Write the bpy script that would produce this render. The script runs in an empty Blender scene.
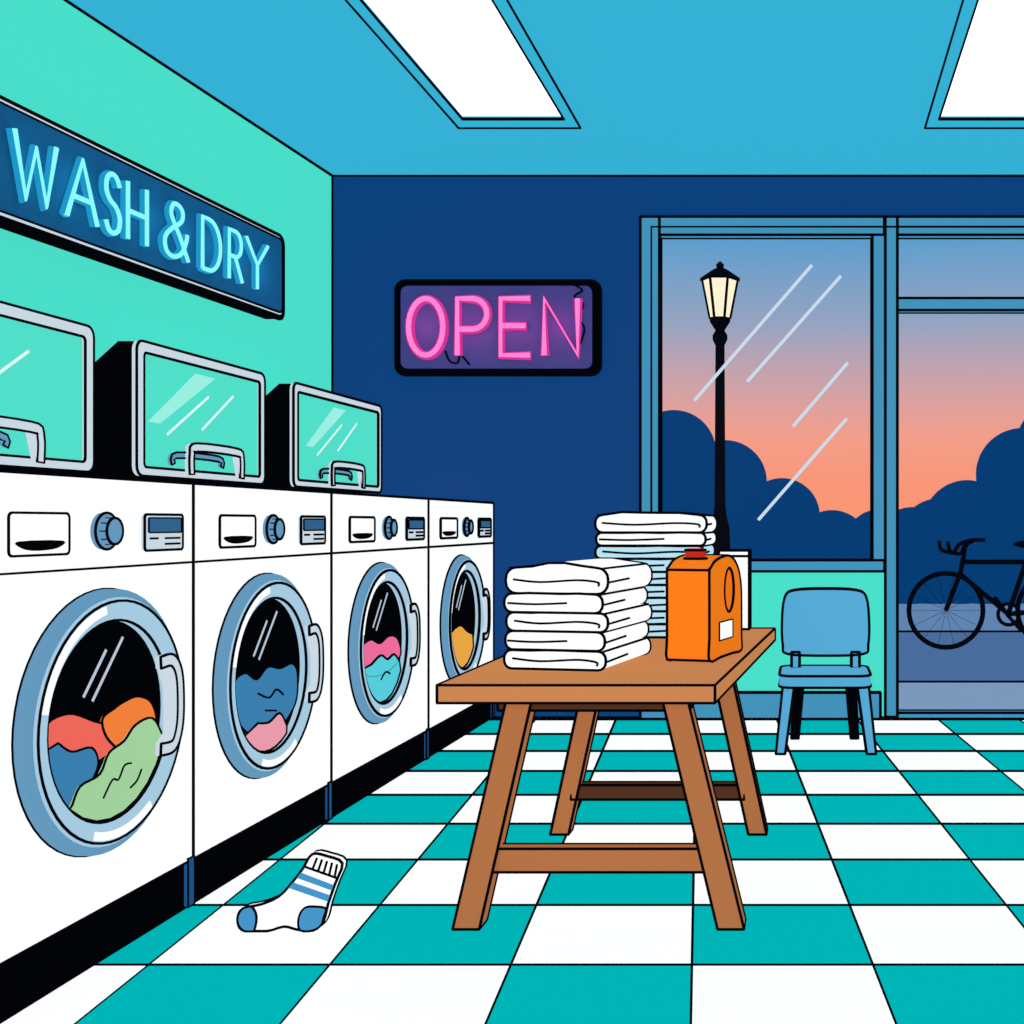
import bpy, bmesh, math, random
from mathutils import Vector, Matrix
random.seed(4)
sc = bpy.context.scene
sc.view_settings.view_transform = 'Standard'
try: sc.view_settings.look = 'None'
except Exception: pass

# ---------- calibration of the photographed room (metres) ----------
F = 1143.0; VX = 807.0; VY = 523.0; H = 1.2
D = 7.03                      # back wall distance
def S(px, py, Y):             # survey: world point at depth Y
    return Vector(((px-VX)*Y/F, Y, H-(py-VY)*Y/F))
cam_d = bpy.data.cameras.new('camera'); cam = bpy.data.objects.new('camera', cam_d)
sc.collection.objects.link(cam); sc.camera = cam
cam.location = (0, 0, H); cam.rotation_euler = (math.pi/2, 0, 0)
cam_d.sensor_width = 36; cam_d.lens = F/1024*36
cam_d.shift_x = -(VX-512)/1024; cam_d.shift_y = (VY-512)/1024
cam_d.clip_end = 300

# ---------- materials ----------
def lin(c):
    o = []
    for v in c[:3]:
        v = v/255.0
        o.append(v/12.92 if v <= 0.04045 else ((v+0.055)/1.055)**2.4)
    return (o[0], o[1], o[2], 1)
MATS = {}
def mat(name, rgb, e=0.8, dif=None, d=None):
    if name in MATS: return MATS[name]
    m = bpy.data.materials.new(name); m.use_nodes = True
    nt = m.node_tree; nt.nodes.clear()
    out = nt.nodes.new('ShaderNodeOutputMaterial')
    add = nt.nodes.new('ShaderNodeAddShader')
    em = nt.nodes.new('ShaderNodeEmission'); df = nt.nodes.new('ShaderNodeBsdfDiffuse')
    c = lin(rgb)
    em.inputs[0].default_value = c; em.inputs[1].default_value = e
    if dif is None:
        k = (1-e) if e < 1 else 0.0
        if d is not None: k = d
        df.inputs[0].default_value = (c[0]*k, c[1]*k, c[2]*k, 1)
    else: df.inputs[0].default_value = dif
    nt.links.new(em.outputs[0], add.inputs[0]); nt.links.new(df.outputs[0], add.inputs[1])
    nt.links.new(add.outputs[0], out.inputs[0])
    MATS[name] = m
    return m
INK = mat('ink', (4, 6, 12), 1.0)
WHITE = mat('white_enamel', (255, 255, 255), 0.97, d=0.1)
NAVY = mat('navy_paint', (2, 64, 124), 0.94, dif=(0.014, 0.009, 0.024, 1))
AQUA = mat('aqua_paint', (76, 228, 206), 0.9)
CEIL = mat('ceiling_paint', (54, 180, 216), 0.93)
FRAME = mat('frame_paint', (68, 148, 188), 0.93)
STEEL = mat('steel', (172, 208, 230), 0.88)
STEELD = mat('steel_dark', (104, 156, 192), 0.88)
SILV = mat('silver', (206, 220, 230), 0.92)
BLACK = mat('black_gloss', (3, 4, 8), 1.0)
DGLASS = mat('dryer_glass', (84, 228, 206), 0.9)
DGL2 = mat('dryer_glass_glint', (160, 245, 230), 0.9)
DISP = mat('display_blue', (50, 100, 142), 0.9)
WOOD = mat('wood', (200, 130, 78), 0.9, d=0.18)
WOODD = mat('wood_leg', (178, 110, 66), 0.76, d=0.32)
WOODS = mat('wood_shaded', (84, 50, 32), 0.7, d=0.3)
ORANGE = mat('orange_plastic', (250, 124, 26), 0.78, d=0.3)
CAPR = mat('cap_red', (205, 40, 30), 0.8)
CHAIRM = mat('chair_blue', (88, 172, 216), 0.9)
TOWB = mat('towel_blue', (186, 230, 246), 0.92)

# ---------- groups ----------
def group(name, loc):
    e = bpy.data.objects.new(name, None); e.empty_display_size = 0.1
    e.location = loc; sc.collection.objects.link(e); e['loc'] = list(loc)
    return e
def put(ob, parent):
    sc.collection.objects.link(ob)
    if parent is not None:
        ob.parent = parent
        if 'loc' in parent: ob.matrix_parent_inverse = Matrix.Translation(-Vector(parent['loc']))
    return ob
def mesh_obj(name, bm, m, parent, smooth=False):
    bmesh.ops.recalc_face_normals(bm, faces=bm.faces)
    me = bpy.data.meshes.new(name); bm.to_mesh(me); bm.free()
    for mm in (m if isinstance(m, list) else [m]): me.materials.append(mm)
    if smooth:
        for p in me.polygons: p.use_smooth = True
    return put(bpy.data.objects.new(name, me), parent)

LW = 1.5
def rad(p, k=1.0): return k*LW*max(p[1], 1.5)/F
def tubes(name, lines, parent, m=None, k=1.0, r=None):
    """lines: list of (pts, closed). Real round ink/wire tubes."""
    cu = bpy.data.curves.new(name, 'CURVE'); cu.dimensions = '3D'
    cu.bevel_depth = 1.0; cu.bevel_resolution = 1 if r is None else 3
    cu.use_fill_caps = True
    for pts, cl in lines:
        sp = cu.splines.new('POLY'); sp.points.add(len(pts)-1)
        for i, p in enumerate(pts):
            sp.points[i].co = (p[0], p[1], p[2], 1)
            sp.points[i].radius = r if r is not None else rad(p, k)
        sp.use_cyclic_u = cl
    cu.materials.append(m or INK)
    tmp = bpy.data.objects.new(name+'_tmp', cu); sc.collection.objects.link(tmp)
    dg = bpy.context.evaluated_depsgraph_get(); dg.update()
    me = bpy.data.meshes.new_from_object(tmp.evaluated_get(dg))
    bpy.data.objects.remove(tmp)
    me.name = name
    if not me.materials: me.materials.append(m or INK)
    for p in me.polygons: p.use_smooth = True
    return put(bpy.data.objects.new(name, me), parent)

def hexa(name, b4, t4, m, parent, ink=True, k=1.0):
    bm = bmesh.new()
    vb = [bm.verts.new(p) for p in b4]; vt = [bm.verts.new(p) for p in t4]
    bm.faces.new(vb[::-1]); bm.faces.new(vt)
    for i in range(4):
        j = (i+1) % 4; bm.faces.new((vb[i], vb[j], vt[j], vt[i]))
    o = mesh_obj(name, bm, m, parent)
    if ink:
        L = [(list(b4), True), (list(t4), True)] + [([b4[i], t4[i]], False) for i in range(4)]
        tubes(name+'_ink', L, parent if parent is not None else o, k=k)
    return o
def box(name, x0, x1, y0, y1, z0, z1, m, parent, ink=True, k=1.0):
    b = [Vector(q) for q in ((x0,y0,z0),(x1,y0,z0),(x1,y1,z0),(x0,y1,z0))]
    t = [v+Vector((0,0,z1-z0)) for v in b]
    return hexa(name, b, t, m, parent, ink, k)

def smooth_poly(pts, n=5, closed=True):
    out = []; N = len(pts); P = [Vector(p) for p in pts]
    rng = range(N) if closed else range(N-1)
    for i in rng:
        if closed: a, b, c, d = P[(i-1)%N], P[i], P[(i+1)%N], P[(i+2)%N]
        else: a, b, c, d = P[max(i-1,0)], P[i], P[i+1], P[min(i+2,N-1)]
        for t in range(n):
            t /= n
            out.append(0.5*((2*b)+(c-a)*t+(2*a-5*b+4*c-d)*t*t+(3*b-3*c+d-a)*t**3))
    if not closed: out.append(P[-1])
    return out
def rrect(u0, u1, v0, v1, r, n=4):
    out = []
    for cx, cy, a0 in ((u1-r,v0+r,-90),(u1-r,v1-r,0),(u0+r,v1-r,90),(u0+r,v0+r,180)):
        for i in range(n+1):
            a = math.radians(a0+90*i/n); out.append((cx+r*math.cos(a), cy+r*math.sin(a)))
    return out
def circ(u, v, r, n=40, ry=None):
    ry = ry or r
    return [(u+r*math.cos(2*math.pi*i/n), v+ry*math.sin(2*math.pi*i/n)) for i in range(n)]
def ribbon(pts, w):
    P = [Vector(p) for p in pts]; L = []; R = []
    for i, p in enumerate(P):
        a = P[max(i-1,0)]; b = P[min(i+1,len(P)-1)]
        t = (b-a).normalized(); n = Vector((-t.y, t.x))
        L.append(tuple(p+n*w/2)); R.append(tuple(p-n*w/2))
    return R + L[::-1]
class Fr:   # local frame: origin, U, V, N
    def __init__(s, o, U, V):
        s.o = Vector(o); s.U = Vector(U).normalized(); s.V = Vector(V).normalized(); s.N = s.U.cross(s.V)
    def __call__(s, u, v, n=0): return s.o+s.U*u+s.V*v+s.N*n
def plate(name, poly, fr, n0, n1, m, parent, ink=True, back=False, k=1.0, hole=None, smooth=False):
    A = [fr(u, v, n0) for u, v in poly]; B = [fr(u, v, n1) for u, v in poly]
    bm = bmesh.new()
    va = [bm.verts.new(p) for p in A]; vb = [bm.verts.new(p) for p in B]
    N = len(poly)
    for i in range(N):
        j = (i+1) % N; bm.faces.new((va[i], va[j], vb[j], vb[i]))
    lines = [(B, True)]
    if back: lines.append((A, True))
    if hole:
        assert len(hole) == N
        ha = [bm.verts.new(fr(u, v, n0)) for u, v in hole]; hb = [bm.verts.new(fr(u, v, n1)) for u, v in hole]
        for i in range(N):
            j = (i+1) % N
            bm.faces.new((ha[j], ha[i], hb[i], hb[j]))
            bm.faces.new((vb[i], vb[j], hb[j], hb[i])); bm.faces.new((va[j], va[i], ha[i], ha[j]))
        lines.append(([fr(u, v, n1) for u, v in hole], True))
    else:
        f1 = bm.faces.new(va[::-1]); f2 = bm.faces.new(vb)
        bmesh.ops.triangulate(bm, faces=[f1, f2])
    o = mesh_obj(name, bm, m, parent)
    if ink: tubes(name+'_ink', lines, parent if parent is not None else o, k=k)
    return o
def lathe(name, prof, c, m, parent, seg=32, ink_at=(), axis='Z', cap=True):
    bm = bmesh.new(); rings = []
    def pt(r, z, a):
        if axis == 'Z': return Vector(c)+Vector((r*math.cos(a), r*math.sin(a), z))
        return Vector(c)+Vector((z, r*math.cos(a), r*math.sin(a)))
    for r, z in prof:
        rings.append([bm.verts.new(pt(r, z, 2*math.pi*i/seg)) for i in range(seg)])
    for a, b in zip(rings, rings[1:]):
        for i in range(seg):
            j = (i+1) % seg; bm.faces.new((a[i], a[j], b[j], b[i]))
    if cap and prof[0][0] > 0.0005: bm.faces.new(rings[0][::-1])
    if cap and prof[-1][0] > 0.0005: bm.faces.new(rings[-1])
    bmesh.ops.remove_doubles(bm, verts=bm.verts, dist=1e-5)
    o = mesh_obj(name, bm, m, parent)
    if ink_at:
        tubes(name+'_ink', [([pt(prof[q][0], prof[q][1], 2*math.pi*i/seg) for i in range(seg)], True) for q in ink_at], parent if parent is not None else o)
    return o

# ---------- floor ----------
def floor_material():
    m = bpy.data.materials.new('checker_tiles'); m.use_nodes = True
    nt = m.node_tree; nt.nodes.clear()
    N = nt.nodes.new; Lk = nt.links.new
    geo = N('ShaderNodeNewGeometry'); sep = N('ShaderNodeSeparateXYZ'); Lk(geo.outputs['Position'], sep.inputs[0])
    def M(op, a, b=None, c=None):
        n = N('ShaderNodeMath'); n.operation = op
        for i, v in enumerate((a, b, c)):
            if v is None: continue
            if isinstance(v, (int, float)): n.inputs[i].default_value = v
            else: Lk(v, n.inputs[i])
        return n.outputs[0]
    k = -0.0936; w = 0.492
    X = M('ADD', M('DIVIDE', M('ADD', M('MULTIPLY_ADD', sep.outputs[1], -k, sep.outputs[0]), 0.022), w), 100.0)
    Y = M('ADD', M('DIVIDE', M('SUBTRACT', sep.outputs[1], 3.591), 0.485), 100.0)
    par = M('MODULO', M('ADD', M('FLOOR', X), M('FLOOR', Y)), 2.0)
    par = M('GREATER_THAN', par, 0.5)
    def edge(v):
        fr = M('FRACT', v); return M('MINIMUM', fr, M('SUBTRACT', 1.0, fr))
    # grout is laid wider towards the back of the room
    gx = M('LESS_THAN', edge(X), M('MULTIPLY', sep.outputs[1], 1.35/F/w))
    gy = M('LESS_THAN', edge(Y), M('MULTIPLY', M('MULTIPLY', sep.outputs[1], sep.outputs[1]), 1.2/(F*H)/.485))
    g = M('MAXIMUM', gx, gy)
    mx = N('ShaderNodeMixRGB'); Lk(par, mx.inputs[0]); mx.inputs[1].default_value = (1,1,1,1); mx.inputs[2].default_value = lin((0,180,182))
    m2 = N('ShaderNodeMixRGB'); Lk(g, m2.inputs[0]); Lk(mx.outputs[0], m2.inputs[1]); m2.inputs[2].default_value = lin((4,6,12))
    em = N('ShaderNodeEmission'); Lk(m2.outputs[0], em.inputs[0]); em.inputs[1].default_value = 0.96
    df = N('ShaderNodeBsdfDiffuse'); m3 = N('ShaderNodeMixRGB'); m3.blend_type = 'MULTIPLY'; m3.inputs[0].default_value = 1
    Lk(m2.outputs[0], m3.inputs[1]); m3.inputs[2].default_value = (0.08,)*3+(1,); Lk(m3.outputs[0], df.inputs[0])
    ad = N('ShaderNodeAddShader'); Lk(em.outputs[0], ad.inputs[0]); Lk(df.outputs[0], ad.inputs[1])
    out = N('ShaderNodeOutputMaterial'); Lk(ad.outputs[0], out.inputs[0])
    return m
WR = 3.2; CZ = 3.34
def wx(y): return -3.249+0.0464*y        # left wall surface
box('floor', -3.5, WR+0.1, 0.0, D+0.15, -0.1, 0, floor_material(), None, ink=False)
ceil = box('ceiling', -3.5, WR+0.1, 0.0, D+0.15, CZ, CZ+0.12, CEIL, None, ink=False)
hexa('wall_left', [Vector((wx(0)-.12,0,0)),Vector((wx(0),0,0)),Vector((wx(D),D,0)),Vector((wx(D)-.12,D,0))],
     [Vector((wx(0)-.12,0,CZ)),Vector((wx(0),0,CZ)),Vector((wx(D),D,CZ)),Vector((wx(D)-.12,D,CZ))], AQUA, None, ink=False)
box('wall_right', WR, WR+.12, 0, D+.15, 0, CZ, AQUA, None, ink=False)
# back wall pieces around the glazing
def BX(px): return (px-VX)*D/F
def BZ(py): return H-(py-VY)*D/F
WL, WTOP, WSILL, WM0, WM1 = BX(641), BZ(218), BZ(570), BX(872), BX(897)
DR = 2.05
bw = box('wall_back', wx(D)-.12, WL, D, D+.15, 0, CZ, NAVY, None, ink=False)
for n, a in (('lintel', (WL, WR, WTOP, CZ, NAVY)), ('pier', (DR, WR, 0, WTOP, NAVY)), ('dado', (WL, WM1-.06, 0, WSILL, AQUA))):
    box(n, a[0], a[1], D, D+.15, a[2], a[3], a[4], bw, ink=False)
tubes('wall_back_ink', [([(wx(D)+.006, D-.006, 0), (wx(D)+.006, D-.006, CZ-.006), (WR, D-.006, CZ-.006)], False), ([(wx(D), D-.006, .004), (WR, D-.006, .004)], False)], bw)
tubes('ceiling_ink', [([(wx(1)+.006, 1, CZ-.006), (wx(D)+.006, D-.006, CZ-.006)], False)], ceil)
box('baseboard_back', BX(641), WM0+.05, D-.03, D, 0, BZ(692), FRAME, None)

# ---------- window + door ----------
win = group('window_1', (BX(766), D, BZ(400)))
yF, yB = D-.03, D+.05
def wbox(n, px0, px1, py0, py1, par, m=FRAME, y0=None, ink=True):
    return box(n, BX(px0), BX(px1) if px1 < 1100 else px1/1000, y0 or yF, yB, BZ(py1), BZ(py0), m, par, ink)
wbox('frame_left', 641, 660, 218, 570, win)
wbox('frame_top', 660, 884, 218, 236, win)
wbox('frame_sill', 655, 884, 560, 571, win, y0=D-.05)
wbox('frame_post', 872, 885, 236, 560, win)
tubes('frame_grooves', [([(BX(652), yF, BZ(569)), (BX(652), yF, BZ(228)), (BX(1090), yF, BZ(228))], False)], win, k=.8)
def glassm():
    m = bpy.data.materials.new('window_glass'); m.use_nodes = True
    nt = m.node_tree; nt.nodes.clear()
    o = nt.nodes.new('ShaderNodeOutputMaterial'); mx = nt.nodes.new('ShaderNodeMixShader')
    t = nt.nodes.new('ShaderNodeBsdfTransparent'); g = nt.nodes.new('ShaderNodeBsdfGlossy')
    g.inputs['Roughness'].default_value = .3
    mx.inputs[0].default_value = .001
    nt.links.new(t.outputs[0], mx.inputs[1]); nt.links.new(g.outputs[0], mx.inputs[2]); nt.links.new(mx.outputs[0], o.inputs[0])
    return m
GL = glassm()
BW = Fr((0, D, 0), (1,0,0), (0,0,1))     # N = -Y
def bpoly(pts): return [(BX(a), BZ(b)) for a, b in pts]
plate('glass', bpoly([(661,560),(872,560),(872,237),(661,237)]), BW, -.035, -.03, GL, win, ink=False)
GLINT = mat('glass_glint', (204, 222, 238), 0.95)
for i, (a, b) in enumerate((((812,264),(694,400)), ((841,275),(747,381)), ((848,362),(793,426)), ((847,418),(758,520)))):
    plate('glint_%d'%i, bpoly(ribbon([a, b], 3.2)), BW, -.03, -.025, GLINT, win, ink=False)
door = group('door_1', (1.3, D, 1.3))
wbox('jamb', 885, 897, 218, 716, door)
wbox('head', 897, 2050, 218, 236, door)
wbox('transom_bar', 897, 2050, 299, 311, door)
wbox('threshold', 897, 2050, 712, 718, door)
box('jamb_far', DR-.08, DR, yF, yB, 0, WTOP, FRAME, door)
plate('transom_glass', bpoly([(897,299),(1130,299),(1130,237),(897,237)]), BW, -.035, -.03, GL, door, ink=False)
plate('door_glass', bpoly([(897,712),(1130,712),(1130,312),(897,312)]), BW, -.035, -.03, GL, door, ink=False)

# ---------- ceiling lights ----------
LAMP = mat('lamp_panel', (255,255,255), 1.6)
def ceil_light(x0, x1, y0, y1):
    g = group('ceiling_light', ((x0+x1)/2, (y0+y1)/2, CZ))
    fr = Fr((0,0,CZ), (1,0,0), (0,-1,0))   # N = -Z
    o = [(x0,-y1),(x1,-y1),(x1,-y0),(x0,-y0)]
    e = .06
    i = [(x0+e,-(y1-.13)),(x1-e,-(y1-.13)),(x1-e,-(y0+.1)),(x0+e,-(y0+.1))]
    plate('trim_frame', o, fr, 0, .03, CEIL, g, hole=i, k=1.1)
    plate('panel', i, fr, 0, .015, LAMP, g, ink=False)
ceil_light(-1.86, -1.21, 3.3, 6.1)
ceil_light(.63, 1.32, 3.3, 6.1)

# ---------- washing machines ----------
WXF = -1.92
C = {'blue':mat('cloth_blue',(60,130,178),.9),'red':mat('cloth_red',(246,106,92),.9),'orange':mat('cloth_orange',(250,130,60),.9),
     'green':mat('cloth_green',(166,214,160),.9),'pink':mat('cloth_pink',(240,160,175),.9),'hot':mat('cloth_hotpink',(245,110,160),.9),
     'cyan':mat('cloth_cyan',(90,210,225),.9),'amber':mat('cloth_amber',(240,170,70),.9)}
R = .272
def clothes(kind):
    def arc(a0, a1, n=8): return [(.985*math.cos(math.radians(a0+(a1-a0)*i/n)), .985*math.sin(math.radians(a0+(a1-a0)*i/n))) for i in range(n+1)]
    if kind == 0: return [('red', smooth_poly([(-.93,.08),(-.6,.16),(-.2,.02),(.1,-.1),(.15,-.3),(-.3,-.4),(-.8,-.3)],5)),
                          ('orange', smooth_poly([(-.1,.02),(.1,.1),(.25,.14),(.5,.16),(.75,.05),(.8,-.2),(.3,-.35),(0,-.2)],5)),
                          ('blue', arc(187,235)+smooth_poly([(-.35,-.6),(-.2,-.4),(-.3,-.22),(-.6,-.2),(-.8,-.08)],4,False)),
                          ('green', arc(228,335)+smooth_poly([(.88,-.3),(.7,-.1),(.4,-.12),(.2,-.25),(-.05,-.32),(-.2,-.5),(-.5,-.55),(-.62,-.7)],4,False))]
    if kind == 1: return [('blue', smooth_poly([(-.88,.0),(-.6,.1),(-.3,-.02),(0,.1),(.35,.04),(.7,.06),(.86,-.1),(.8,-.5),(.3,-.75),(-.4,-.72),(-.84,-.4)],5)),
                          ('pink', arc(225,300)+smooth_poly([(.5,-.75),(.3,-.55),(0,-.62),(-.3,-.58)],4,False))]
    if kind == 2: return [('hot', smooth_poly([(-.9,.0),(-.5,.1),(-.1,.0),(.3,.08),(.7,.0),(.85,-.3),(.3,-.5),(-.5,-.5),(-.9,-.3)],5)),
                          ('cyan', arc(200,325)+smooth_poly([(.75,-.4),(.5,-.25),(.2,-.3),(-.1,-.2),(-.5,-.3)],4,False))]
    return [('amber', arc(195,320)+smooth_poly([(.7,-.35),(.3,-.25),(-.1,-.1),(-.5,-.12)],4,False))]
def washer(y0, y1, kind):
    cy = (y0+y1)/2; hw = (y1-y0)/2
    g = group('washing_machine', (-2.35, cy, 0))
    box('body', -2.78, WXF, y0+.003, y1-.003, .15, 1.323, WHITE, g)
    box('plinth', -2.74, WXF-.012, y0, y1, 0, .15, BLACK, g, ink=False)
    box('foot_clip', WXF-.012, WXF+.004, y1-.035, y1, .01, .16, mat('clip_blue', (30,84,140), .9), g, k=.7)
    f = Fr((WXF, cy, 0), (0,1,0), (0,0,1))   # N=+X
    tubes('panel_line', [([f(-hw, 1.078, .001), f(hw, 1.078, .001)], False)], g, k=.9)
    plate('detergent_drawer', rrect(-.73*hw, -.27*hw, 1.12, 1.225, .012), f, 0, .012, WHITE, g)
    plate('drawer_grip', smooth_poly([(-.67*hw,1.155),(-.33*hw,1.155),(-.37*hw,1.137),(-.52*hw,1.131),(-.63*hw,1.137)],3), f, .012, .016, BLACK, g, ink=False)
    kx = (.05, -.02, .02, .02)[kind]*hw
    lathe('knob', [(.05,0),(.05,.014),(.038,.016),(.036,.036),(0,.036)], f(kx, 1.178), STEELD, g, seg=24, ink_at=(1,3), axis='X')
    tubes('knob_ridges', [([f(kx+.038*math.cos(a),1.178+.038*math.sin(a),.018), f(kx+.036*math.cos(a),1.178+.036*math.sin(a),.036)], False) for a in [i*math.pi/5 for i in range(10)]], g, k=.5)
    plate('display', rrect(.43*hw, .84*hw, 1.12, 1.225, .01), f, 0, .01, SILV, g)
    plate('screen', rrect(.46*hw, .81*hw, 1.172, 1.215, .004), f, .01, .014, DISP, g, k=.6)
    tubes('buttons', [([f(.48*hw,1.155,.012), f(.56*hw,1.155,.012)], False), ([f(.64*hw,1.155,.012), f(.80*hw,1.155,.012)], False), ([f(.64*hw,1.138,.012), f(.80*hw,1.138,.012)], False)], g, k=.8)
    cz = .663; fd = Fr((WXF, cy+(.03,-.045,-.065,-.06)[kind], cz), (0,1,0), (0,0,1))
    plate('porthole_glass', circ(0,0,R+.012), fd, 0, .004, BLACK, g, ink=False)
    ri = [(.3,0),(.357,0),(.357,.022),(.338,.036),(.3,.036),(.3,0)]
    lathe('door_rim', ri, fd(0,0), STEELD, g, seg=56, ink_at=(1,), axis='X', cap=False)
    bmr = [(.338,.034),(.325,.042),(.29,.040),(.272,.028),(.272,.0),(.3,.0),(.3,.034),(.338,.034)]
    lathe('door_bezel', bmr, fd(0,0), STEEL, g, seg=56, ink_at=(1,3), axis='X', cap=False)
    def ring(name, r0, r1, a0, a1, m, nn):
        N = 24
        po = [(r1*math.cos(math.radians(a0+(a1-a0)*i/N)), r1*math.sin(math.radians(a0+(a1-a0)*i/N))) for i in range(N+1)]
        pi_ = [(r0*math.cos(math.radians(a0+(a1-a0)*i/N)), r0*math.sin(math.radians(a0+(a1-a0)*i/N))) for i in range(N+1)]
        plate(name, po+pi_[::-1], fd, nn, nn+.003, m, g, ink=False)
    ring('painted_highlight_1', .296, .318, 100, 168, WHITE, .041)  # white arcs painted on the bezel as its highlights
    ring('painted_highlight_2', .296, .318, 250, 300, WHITE, .041)
    n = .005
    for i, (c, poly) in enumerate(clothes(kind)):
        P = []
        for u, v in poly:
            q = Vector((u, v)); 
            if q.length > .985: q = q.normalized()*.985
            P.append((q.x*R, q.y*R))
        plate('laundry_%d'%i, P, fd, n, n+.005, C[c], g, k=.85); n += .005
    if kind < 3:
        folds = {0:[[(-.15,-.75),(0,-.6),(.1,-.62),(.2,-.5),(.32,-.5)],[(.3,-.75),(.42,-.7),(.5,-.6)]],1:[[(-.3,-.2),(0,-.3),(.2,-.22),(.4,-.32)],[(-.1,-.45),(.2,-.5)]],2:[[(-.1,-.6),(.1,-.5),(.3,-.55)]]}[kind]
        tubes('laundry_folds', [(([fd(p[0]*R,p[1]*R,n+.001) for p in smooth_poly(q,4,False)]), False) for q in folds], g, k=.7)
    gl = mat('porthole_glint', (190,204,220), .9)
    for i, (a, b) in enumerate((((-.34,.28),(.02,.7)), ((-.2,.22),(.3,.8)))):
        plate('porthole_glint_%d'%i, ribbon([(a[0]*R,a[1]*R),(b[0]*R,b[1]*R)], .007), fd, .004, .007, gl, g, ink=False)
    hx = (-.065, -.015, -.01, 0)[kind]
    h = [(p[0]+hx, p[1]) for p in smooth_poly([(.235,.135),(.295,.135),(.33,.09),(.338,.0),(.33,-.07),(.30,-.115),(.235,-.115)], 5, False)]
    plate('door_handle', ribbon(h, .034), fd, .046, .062, SILV, g, back=False)
ys = [2.60, 3.574, 4.61, 5.79, 6.995]
for i in range(4): washer(ys[i], ys[i+1], i)

# ---------- stacked dryers with glass fronts ----------
def dryer(y0, y1):
    X0 = -1.955; z0 = 1.336; z1 = 1.727
    g = group('tabletop_dryer', (X0-.3, (y0+y1)/2, z0))
    prof = [(X0, z0), (X0, z1), (X0-.04, z1), (X0-.26, z1-.2), (X0-.75, z1-.2), (X0-.75, z0)]
    fr = Fr((0, y1, 0), (1,0,0), (0,0,1))     # N=-Y
    plate('housing', prof, fr, 0, y1-y0, BLACK, g, ink=False)
    f = Fr((X0, (y0+y1)/2, z0-.006), (0,1,0), (0,0,1)); hw = (y1-y0)/2
    plate('front_frame', rrect(-hw, hw, .008, .402, .028), f, 0, .014, SILV, g, hole=rrect(-hw+.036, hw-.036, .034, .37, .012))
    plate('front_glass', rrect(-hw+.03, hw-.03, .025, .38, .01), f, 0, .006, DGLASS, g, ink=False)
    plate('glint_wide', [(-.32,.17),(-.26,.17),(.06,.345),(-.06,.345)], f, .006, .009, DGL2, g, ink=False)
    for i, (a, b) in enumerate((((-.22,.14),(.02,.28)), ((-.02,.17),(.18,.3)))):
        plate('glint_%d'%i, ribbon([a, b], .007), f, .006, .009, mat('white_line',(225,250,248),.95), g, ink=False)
    h1 = smooth_poly([(-.13,.022),(-.13,.085),(-.10,.108),(.15,.108),(.185,.088),(.185,.022)], 4, False)
    h2 = smooth_poly([(-.21,.05),(-.19,.078),(.06,.08),(.08,.055)], 4, False)
    plate('latch', ribbon(h2, .018), f, .010, .020, STEELD, g, k=.8)
    plate('handle', ribbon(h1, .026), f, .020, .034, SILV, g, k=.9)
dryer(2.25, 3.11); dryer(3.31, 4.09); dryer(4.32, 5.21)

# ---------- neon letters ----------
def el(cx, cy, rx, ry, a0=0, a1=360, n=28):
    return [(cx+rx*math.cos(math.radians(a0+(a1-a0)*i/n)), cy+ry*math.sin(math.radians(a0+(a1-a0)*i/n))) for i in range(n+1)]
SP = lambda p: [tuple(q) for q in smooth_poly(p, 6, False)]
LET = {
 'W': [[(0,1),(.25,0),(.5,.85),(.75,0),(1,1)]],
 'A': [[(0,0),(.5,1),(1,0)], [(.2,.36),(.8,.36)]],
 'S': [SP([(.95,.82),(.75,.96),(.45,1),(.12,.9),(.06,.7),(.3,.55),(.7,.46),(.96,.28),(.85,.07),(.5,0),(.2,.04),(.02,.18)])],
 'H': [[(0,0),(0,1)], [(1,0),(1,1)], [(0,.5),(1,.5)]],
 '&': [SP([(1,0),(.65,.4),(.3,.75),(.35,.95),(.55,1),(.75,.9),(.7,.7),(.3,.5),(.04,.3),(.08,.08),(.35,0),(.7,.1),(.9,.35),(.95,.5)])],
 'D': [[(0,0),(0,1)]+el(.35,.5,.6,.5,90,-90,14)+[(0,0)]],
 'R': [[(0,0),(0,1)]+el(.5,.74,.42,.26,90,-90,10)+[(0,.48)], [(.45,.48),(1,0)]],
 'Y': [[(0,1),(.5,.5),(1,1)], [(.5,.5),(.5,0)]],
 'O': [el(.5,.5,.5,.5)],
 'P': [[(0,0),(0,1)]+el(.5,.73,.48,.27,90,-90,10)+[(0,.46)]],
 'E': [[(1,1),(0,1),(0,0),(1,0)], [(0,.52),(.85,.52)]],
 'N': [[(0,0),(0,1),(1,0),(1,1)]],
}
def neon(name, word, spans, v0, v1, fr, n, r, mcore, mhalo, parent, ko=1.55):
    L = []
    for ch, (a, b) in zip(word, spans):
        for st in LET[ch]:
            L.append(([fr(a+(b-a)*u, v0+(v1-v0)*v, n) for u, v in st], False))
    tubes(name, L, parent, m=mcore, r=r)
    L2 = [([p-fr.N*(r*1.2) for p in pts], c) for pts, c in L]
    tubes(name+'_outer', L2, parent, m=mhalo, r=r*ko)
def point(name, loc, col, en, parent, r=0.03):
    l = bpy.data.lights.new(name, 'POINT'); l.color = col; l.energy = en; l.shadow_soft_size = r
    o = bpy.data.objects.new(name, l); o.location = loc; put(o, parent)
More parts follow.
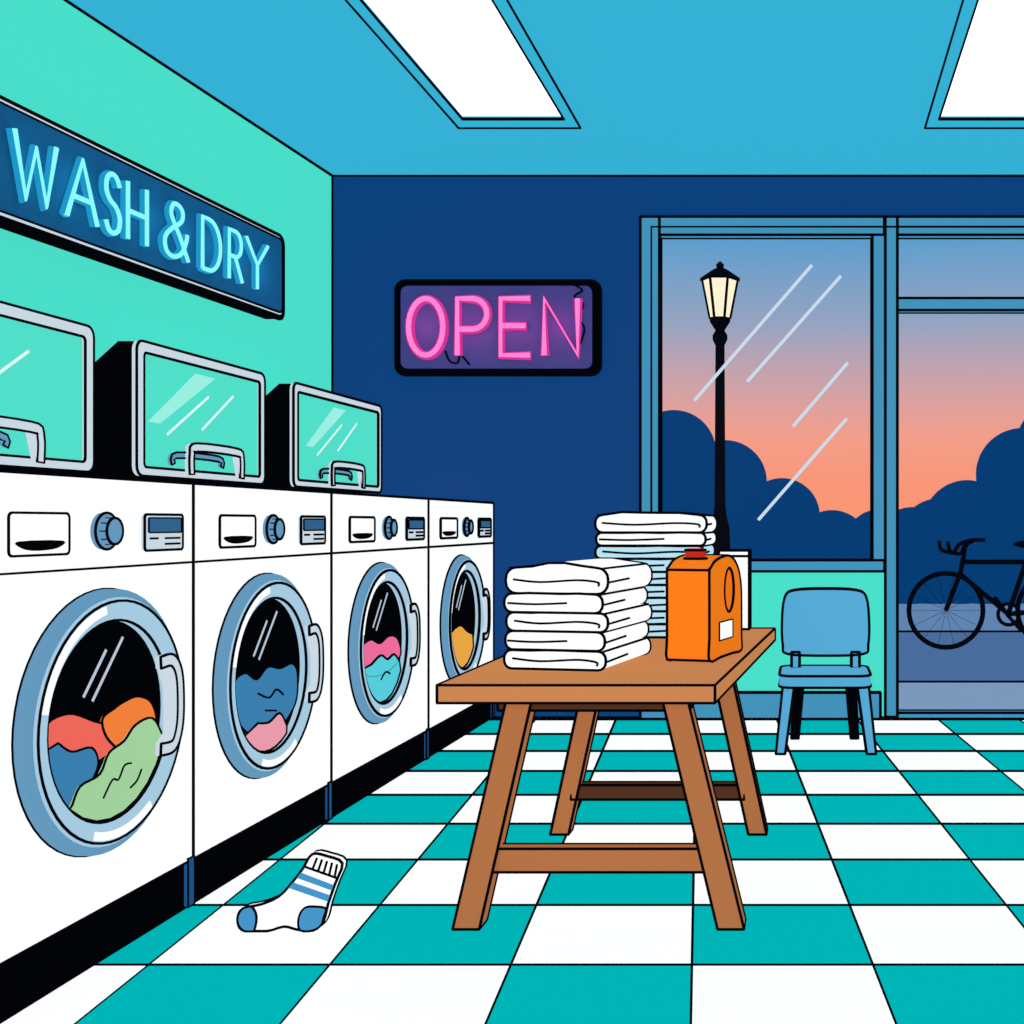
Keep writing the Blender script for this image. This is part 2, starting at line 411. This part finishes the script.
# WASH & DRY sign on the left wall
wd = Vector((0.0464, 1, 0)).normalized()
fs = Fr((wx(0), 0, 0), wd, (0,0,1))
g = group('wash_and_dry_neon_sign', fs(5.3, 2.58, 0))
SB = mat('sign_board', (4, 56, 106), .9, dif=(.02,.09,.14,1))
plate('sign_case', rrect(3.98, 6.285, 2.31, 2.77, .05), fs, 0.01, .085, BLACK, g, back=False)
plate('sign_border', rrect(3.995, 6.27, 2.327, 2.762, .045), fs, .085, .09, SILV, g, k=.8)
plate('sign_face', rrect(4.015, 6.25, 2.345, 2.744, .03), fs, .09, .095, SB, g, k=.8)
NC = mat('neon_cyan', (130, 238, 250), 1.15); NC2 = mat('neon_cyan_edge', (30, 150, 200), 1.0)
sp = [(4.24,4.46),(4.52,4.70),(4.75,4.845),(4.895,5.025),(5.15,5.335),(5.45,5.61),(5.68,5.80),(5.84,6.05)]
neon('neon_tube', 'WASH&DRY', sp, 2.415, 2.66, fs, .118, .0108, NC, NC2, g)
for i in range(8): point('neon_glow_%d'%i, fs(4.34+i*.24, 2.54, .20), (.1,.7,1), .65, g)
# OPEN
g = group('open_neon_sign', (BX(498), D, BZ(328)))
OB = mat('open_board', (2, 46, 100), .9, dif=(.12,.05,.17,1))
plate('sign_case', rrect(BX(398), BX(602), BZ(376), BZ(282), .06), BW, .005, .04, BLACK, g, ink=True)
plate('sign_face', rrect(BX(402), BX(595), BZ(371), BZ(286), .05), BW, .04, .046, OB, g)
NP = mat('neon_pink', (255, 128, 205), 1.12); NP2 = mat('neon_pink_edge', (215, 50, 150), 1.0)
neon('neon_tube', 'OPEN', [(BX(a), BX(b)) for a, b in ((413,447),(461,491),(504,533),(547,580))], BZ(357), BZ(301), BW, .075, .0165, NP, NP2, g, 1.7)
for i, a in enumerate((429,474,518,562)): point('neon_glow_%d'%i, BW(BX(a), BZ(328), .17), (1,.12,.6), .7, g)
wires = [[(575,286),(584,292),(576,298),(585,306),(580,318),(586,330),(582,345)], [(448,352),(452,362),(460,364),(463,356),(472,366)]]
tubes('wire', [([BW(BX(a), BZ(b), .05) for a, b in smooth_poly(w, 4, False)], False) for w in wires], g, k=.7)

# ---------- table ----------
g = group('wooden_table', (-.65, 4.2, 0))
TZ = .71
q = [Vector((-1.118,3.453,0)), Vector((-.278,3.453,0)), Vector((-.15,5.3,0)), Vector((-1.107,5.3,0))]
hexa('table_top', [v+Vector((0,0,TZ-.054)) for v in q], [v+Vector((0,0,TZ)) for v in q], WOOD, g)
def leg(n, f, t, w=.078, m=None):
    h = w/2; o = [Vector((-h,-h,0)),Vector((h,-h,0)),Vector((h,h,0)),Vector((-h,h,0))]
    hexa(n, [Vector(f)+v for v in o], [Vector(t)+v for v in o], m or WOODD, g)
LT = TZ-.056
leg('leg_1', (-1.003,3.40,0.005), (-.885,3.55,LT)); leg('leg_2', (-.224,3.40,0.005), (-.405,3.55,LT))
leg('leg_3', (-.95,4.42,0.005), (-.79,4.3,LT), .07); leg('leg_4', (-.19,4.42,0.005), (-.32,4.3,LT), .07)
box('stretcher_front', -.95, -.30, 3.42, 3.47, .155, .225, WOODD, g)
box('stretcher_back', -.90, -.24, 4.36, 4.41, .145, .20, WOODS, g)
box('shade_strip_front', -.95, -.36, 3.51, 3.55, LT-.03, LT, WOODS, g)  # dark strips, front and sides, drawing the shadow under the table top
box('shade_strip_side_a', -.93, -.89, 3.56, 4.3, LT-.03, LT, WOODS, g)
box('shade_strip_side_b', -.40, -.36, 3.56, 4.3, LT-.03, LT, WOODS, g)

# ---------- towels ----------
def towels(name, org, U, wid, dep, layers, m_top, m_rest, seed):
    rnd = random.Random(seed)
    f = Fr(org, U, (0,0,1))         # N points to the viewer side; depth goes -N
    g = group(name, f(wid/2, 0, -dep/2)); z = 0.0
    for i, hgt in enumerate(layers):
        a = rnd.uniform(-.006,.01); b = wid+rnd.uniform(-.012,.008)
        r = hgt*.42; base = rrect(a, b, z+.001, z+hgt, r, 4)
        P = []
        pts = base
        for k2 in range(len(pts)):
            p = pts[k2]; q2 = pts[(k2+1) % len(pts)]
            P.append(p)
            if math.dist(p, q2) > .1:
                top = p[1] > z+hgt/2
                for t in (.2,.4,.6,.8):
                    u = p[0]+(q2[0]-p[0])*t; v = p[1]+(q2[1]-p[1])*t
                    if top: v += rnd.uniform(-.001,.003) if i < len(layers)-1 else .012*math.sin(t*math.pi)+rnd.uniform(-.004,.005)
                    P.append((u, v))
        m = m_top if i >= len(layers)-(1 if m_top == m_rest else 2) else m_rest
        plate('towel_%d'%(i+1), P, f, -dep+rnd.uniform(0,.01), rnd.uniform(-.008,.004), m, g, back=True)
        yy = z+hgt*.5
        L = []
        if i % 2 == 0: L.append(([f(u, v, .005) for u, v in smooth_poly([(a+.03,yy+.004),(wid*.35,yy-.004),(wid*.7,yy+.003),(b-.05,yy),(b-.028,yy-.006),(b-.03,yy-.016)],4,False)], False))
        else: L.append(([f(u, v, .005) for u, v in smooth_poly([(a+.012,yy),(wid*.3,yy-.003),(wid*.62,yy+.002)],4,False)], False))
        L.append(([f(b, z+hgt*.45, -.01), f(b+.001, z+hgt*.5, -dep*.45)], False))
        for uu, vv in ((a+r*.4, z+hgt*.985), (b-r*.4, z+hgt*.985)):
            L.append(([f(uu, vv, 0), f(uu, vv, -dep*.97)], False))
        tubes('fold_%d'%(i+1), L, g, k=.8)
        z += hgt
    return g
towels('towel_stack', (-.998, 3.78, TZ+.009), (.985,-.171,0), .35, .47, [.062,.062,.062,.062,.086], WHITE, WHITE, 3)
towels('towel_stack', (-.885, 4.80, TZ+.009), (1,-.03,0), .465, .38, [.055]*8+[.075], WHITE, TOWB, 9)

# ---------- detergent jug ----------
U = Vector((.968,-.25,0)).normalized(); Dp = Vector((.25,.968,0)).normalized()
o = Vector((-.339, 3.97, TZ+.011))
g = group('detergent_jug', o)
fj = Fr(o, Dp, (0,0,1))          # u = depth, v = height, N = right side (+X)
wj = .157
outer = smooth_poly([(.0,.0),(.0,.08),(.0,.2),(.0,.31),(.012,.322),(.06,.345),(.14,.358),(.21,.36),(.27,.345),(.325,.305),(.355,.24),(.36,.15),(.36,.05),(.36,.0),(.25,.0),(.12,.0)], 3)
hc = (.215,.235)
hole = []
for p in outer:
    a = math.atan2((p[1]-hc[1]), (p[0]-hc[0])); hole.append((hc[0]+.055*math.cos(a), hc[1]+.08*math.sin(a)))
plate('bottle', outer, fj, -wj, 0, ORANGE, g, back=True, hole=hole)
plate('label', [(.10,.06),(.25,.06),(.25,.125),(.10,.125)], fj, 0, .002, WHITE, g, k=.7)
plate('handle_recess', [(p[0], p[1]) for p in hole], fj, -wj*.35, -wj*.3, mat('recess_blue',(10,70,120),.9), g, ink=False)
ctop = fj(.075, .325, -wj*.5)
lathe('spout', [(.04,0),(.04,.028),(.034,.03)], ctop, ORANGE, g, seg=20, ink_at=(1,))
lathe('cap', [(.036,.028),(.036,.058),(.03,.064),(0,.064)], ctop, CAPR, g, seg=20, ink_at=(0,1))
tubes('front_edges', [([fj(0,.0,-wj), fj(0,.0,0)], False), ([fj(0,.315,-wj), fj(0,.315,0)], False), ([fj(.2,.361,-wj), fj(.2,.361,0)], False)], g)
g = group('soap_carton', (-.34, 5.23, TZ))
box('carton', -.40, -.262, 5.18, 5.28, TZ+.009, 1.075, WHITE, g)
tubes('carton_flap', [([(-.40,5.178,1.05), (-.262,5.178,1.05)], False)], g)

# ---------- chair ----------
g = group('blue_chair', (.1, 6.1, 0))
ff = Fr((.098, 0, 0), (1,0,0), (0,0,1))
seat = rrect(-.24, .24, -6.36, -5.93, .07)
fz = Fr((.095, 0, 0), (1,0,0), (0,1,0))
plate('seat', [(u, -v) for u, v in seat], fz, .345, .405, CHAIRM, g, back=True)
fb = Fr((.102, 6.32, 0), (1,0,0), (0,0,1))
bp = smooth_poly([(-.21,.48),(-.235,.53),(-.24,.65),(-.225,.79),(-.17,.83),(0,.838),(.17,.83),(.225,.79),(.24,.65),(.235,.53),(.21,.48),(0,.47)],4)
plate('backrest', bp, fb, -.02, .03, CHAIRM, g, back=True)
for s in (-1, 1):
    x = .102+s*.165
    box('post_%d'%(s+2), x-.022, x+.022, 6.29, 6.33, .40, .49, CHAIRM, g)
    def lg(n, xa, ya, xb, yb, w):
        o4 = [Vector((-w,-w,0)),Vector((w,-w,0)),Vector((w,w,0)),Vector((-w,w,0))]
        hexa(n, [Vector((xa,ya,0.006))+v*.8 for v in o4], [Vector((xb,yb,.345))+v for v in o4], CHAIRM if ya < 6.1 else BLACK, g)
    lg('front_leg_%d'%(s+2), .098+s*.235, 5.93, .098+s*.195, 5.99, .03)
    lg('back_leg_%d'%(s+2), .098+s*.165, 6.35, .098+s*.14, 6.28, .025)

# ---------- sock (standing on its sole) ----------
YS = 3.36
g = group('striped_sock', S(290, 930, YS))
fk = Fr((0, YS, 0), (1,0,0), (0,0,1))
def SX(pts): return [((a+1-VX)*YS/F, max(H-(b-VY)*YS/F, .005)) for a, b in pts]
SO = [(313,853),(328,855),(343,862),(336,882),(329,902),(324,920),(314,929),(298,928),(285,925),(268,930),(252,931),(242,926),(239,916),(244,907),(262,903),(280,895),(294,880),(304,867)]
plate('sock_body', SX(smooth_poly(SO,3)), fk, -.018, .012, WHITE, g, back=True)
SBL = mat('sock_blue', (70,150,200), .9)
plate('toe', SX(smooth_poly([(241,926),(239,916),(244,907),(253,905),(258,915),(255,930),(248,930)],3)), fk, .012, .015, SBL, g, k=.8)
plate('heel', SX(smooth_poly([(325,915),(322,924),(312,929),(301,928),(300,916),(306,906),(318,905),(327,907)],3)), fk, .012, .015, SBL, g, k=.8)
plate('stripe_1', SX([(301,871),(335,884),(333,889),(297,876)]), fk, .012, .015, SBL, g, ink=False)
plate('stripe_2', SX([(294,881),(331,894),(329,900),(289,886)]), fk, .012, .015, SBL, g, ink=False)
tubes('ribs', [([fk(*SX([(313+i*5,855+i*1.6)])[0], .014), fk(*SX([(308+i*5.5,866+i*2)])[0], .014)], False) for i in range(1,6)] + [([fk(*SX([(305,865)])[0], .014), fk(*SX([(339,877)])[0], .014)], False)], g, k=.8)

# ---------- outdoors ----------
def slab(n, y0, y1, z, col): box(n, -14, 22, y0, y1, z-.05, z, mat(n+'_m', col, .95), None, ink=False)
slab('sidewalk', D+.16, 8.62, 0, (126,154,188)); slab('street', 8.64, 12.58, -.001, (74,110,158)); slab('far_sidewalk', 12.62, 40, 0, (98,134,178))
for n, y in (('sidewalk', 8.60), ('street', 12.56)):
    tubes('kerb_line', [([(-14,y,.002),(22,y,.002)],False)], bpy.data.objects[n], k=1.2)
BUSH = mat('bush_leaves', (2, 60, 116), 1.0)
def bush(lst, name='hedge_bush', Y=17.0):
    bm = bmesh.new()
    for px, py, r in lst:
        c = S(px, py, Y); rr = r*Y/F
        mtx = Matrix.Translation(c) @ Matrix.Diagonal((rr, rr*.7, rr, 1))
        bmesh.ops.create_icosphere(bm, subdivisions=4, radius=1, matrix=mtx)
    for px in range(int(min(p[0]-p[2] for p in lst)), int(max(p[0]+p[2] for p in lst)), 26):
        c = S(px+10, 566, Y)
        bmesh.ops.create_icosphere(bm, subdivisions=3, radius=1, matrix=Matrix.Translation(c) @ Matrix.Diagonal((.55,.4,.62,1)))
    for v in bm.verts: v.co.z = max(v.co.z, .003)
    mesh_obj(name, bm, BUSH, None, smooth=True)
bush([(590,430,50),(640,455,45),(674,452,42),(725,482,42),(668,510,50),(735,525,45),(700,550,40)])
bush([(782,516,38),(832,548,38),(800,555,35),(880,545,36),(912,545,38),(850,566,34)])
bush([(967,524,44),(940,540,42),(1022,474,46),(1000,525,48),(1070,450,55),(1050,520,60),(1120,470,60),(1110,530,60),(1180,500,60)])
# street lamp
BK = mat('iron_black', (3,5,14), 1.0)
L0 = S(720, 523, 10.0); L0.z = 0.003
g = group('street_lamp', L0)
lathe('post', [(.14,0),(.14,.12),(.10,.18),(.10,.62),(.13,.66),(.13,.72),(.095,.80),(.085,1.15),(.06,1.25),(.048,1.35),(.04,2.75),(.065,2.80),(.065,2.84),(.04,2.88),(.09,2.96),(.09,2.99)], L0, BK, g, seg=16)
lathe('lantern_glass', [(.085,2.985),(.15,3.32)], L0, mat('lamp_cream',(255,240,205),1.05), g, seg=6)
lathe('lantern_cap', [(.175,3.315),(.175,3.34),(.07,3.41),(.03,3.43),(.035,3.46),(0,3.49)], L0, BK, g, seg=6)
tubes('lantern_ribs', [([L0+Vector((.088*math.cos(a),.088*math.sin(a),2.985)), L0+Vector((.153*math.cos(a),.153*math.sin(a),3.32))], False) for a in [i*math.pi/3 for i in range(6)]], g, m=BK, r=.012)
# bicycle
YB = 10.8; g = group('bicycle', (1.85, YB, 0))
def bk(px, py, dy=0): return S(px, py, YB)+Vector((0,dy,0))
c1 = Vector((1.313, YB, .375)); c2 = Vector((2.34, YB, .375))
L = []
for c in (c1, c2):
    L.append(([c+Vector((.35*math.cos(a),0,.35*math.sin(a))) for a in [i*math.pi/20 for i in range(40)]], True))
tubes('tyres', L, g, m=BK, r=.024)
L = []
for c in (c1, c2):
    for i in range(14):
        a = i*math.pi/7; L.append(([c, c+Vector((.34*math.cos(a),0,.34*math.sin(a)))], False))
tubes('spokes', L, g, m=BK, r=.0018)
hd0, hd1 = bk(964, 556), bk(960, 574); bbk = Vector((1.90, YB, .34)); st0 = bk(1028, 556)
tubes('frame', [([hd0, hd1, c1], False), ([bk(963,562), bk(1026,562)], False), ([hd1, bbk], False), ([bbk, st0], False), ([bbk, c2], False), ([bk(1026,562), c2], False)], g, m=BK, r=.024)
tubes('handlebar', [(smooth_poly([bk(964,556), bk(966,546), bk(972,540)], 4, False), False),
   (smooth_poly([bk(945,541,-.2), bk(948,551,-.2), bk(958,553,-.2), bk(962,545,-.2), bk(970,541,-.15), bk(973,540,0), bk(972,541,.2), bk(962,545,.22), bk(956,553,.22), bk(944,550,.22), bk(942,541,.22)], 4, False), False),
   ([bk(972,540), bk(985,540)], False)], g, m=BK, r=.019)
tubes('seat_post', [([st0, bk(1030,548)], False)], g, m=BK, r=.018)
fsd = Fr((0, YB, 0), (1,0,0), (0,0,1))
sd = [(p.x, p.z) for p in (bk(1014,545), bk(1022,541), bk(1042,539), bk(1046,545), bk(1040,551), bk(1028,549))]
plate('saddle', smooth_poly(sd, 3), fsd, -.06, .06, BK, g, ink=False)
tubes('crank', [([bbk+Vector((.1*math.cos(a),-.03,.1*math.sin(a))) for a in [i*math.pi/12 for i in range(24)]], True), ([bbk+Vector((-.02,-.05,.0)), bbk+Vector((.1,-.08,-.14)), bbk+Vector((.1,-.16,-.14))], False), ([bbk+Vector((0,.05,0)), bbk+Vector((-.1,.08,.14)), bbk+Vector((-.1,.16,.14))], False)], g, m=BK, r=.018)

# ---------- sky & lights ----------
w = bpy.data.worlds.new('dusk_sky'); sc.world = w; w.use_nodes = True
nt = w.node_tree; nt.nodes.clear()
tc = nt.nodes.new('ShaderNodeTexCoord'); sp3 = nt.nodes.new('ShaderNodeSeparateXYZ'); cr = nt.nodes.new('ShaderNodeValToRGB')
bg = nt.nodes.new('ShaderNodeBackground'); wo = nt.nodes.new('ShaderNodeOutputWorld')
nt.links.new(tc.outputs['Generated'], sp3.inputs[0]); nt.links.new(sp3.outputs[2], cr.inputs[0]); nt.links.new(cr.outputs[0], bg.inputs[0]); nt.links.new(bg.outputs[0], wo.inputs[0])
stops = [(0.0,(252,150,112)),(.035,(250,150,120)),(.075,(242,158,138)),(.12,(206,162,168)),(.17,(150,164,192)),(.24,(92,158,206)),(1.0,(80,144,204))]
e = cr.color_ramp.elements
e[0].position = stops[0][0]; e[0].color = lin(stops[0][1]); e[1].position = 1.0; e[1].color = lin(stops[-1][1])
for p, c in stops[1:-1]:
    x = e.new(p); x.color = lin(c)
sl = bpy.data.lights.new('fill_sun', 'SUN'); sl.energy = 1.6; sl.angle = math.radians(25)  # added fill from behind the viewer, brightens front faces over side faces
so = bpy.data.objects.new('fill_sun', sl); sc.collection.objects.link(so); so.location = (-1, -3, 3)
so.rotation_euler = Vector((.3, 1, -.3)).to_track_quat('-Z', 'Y').to_euler()
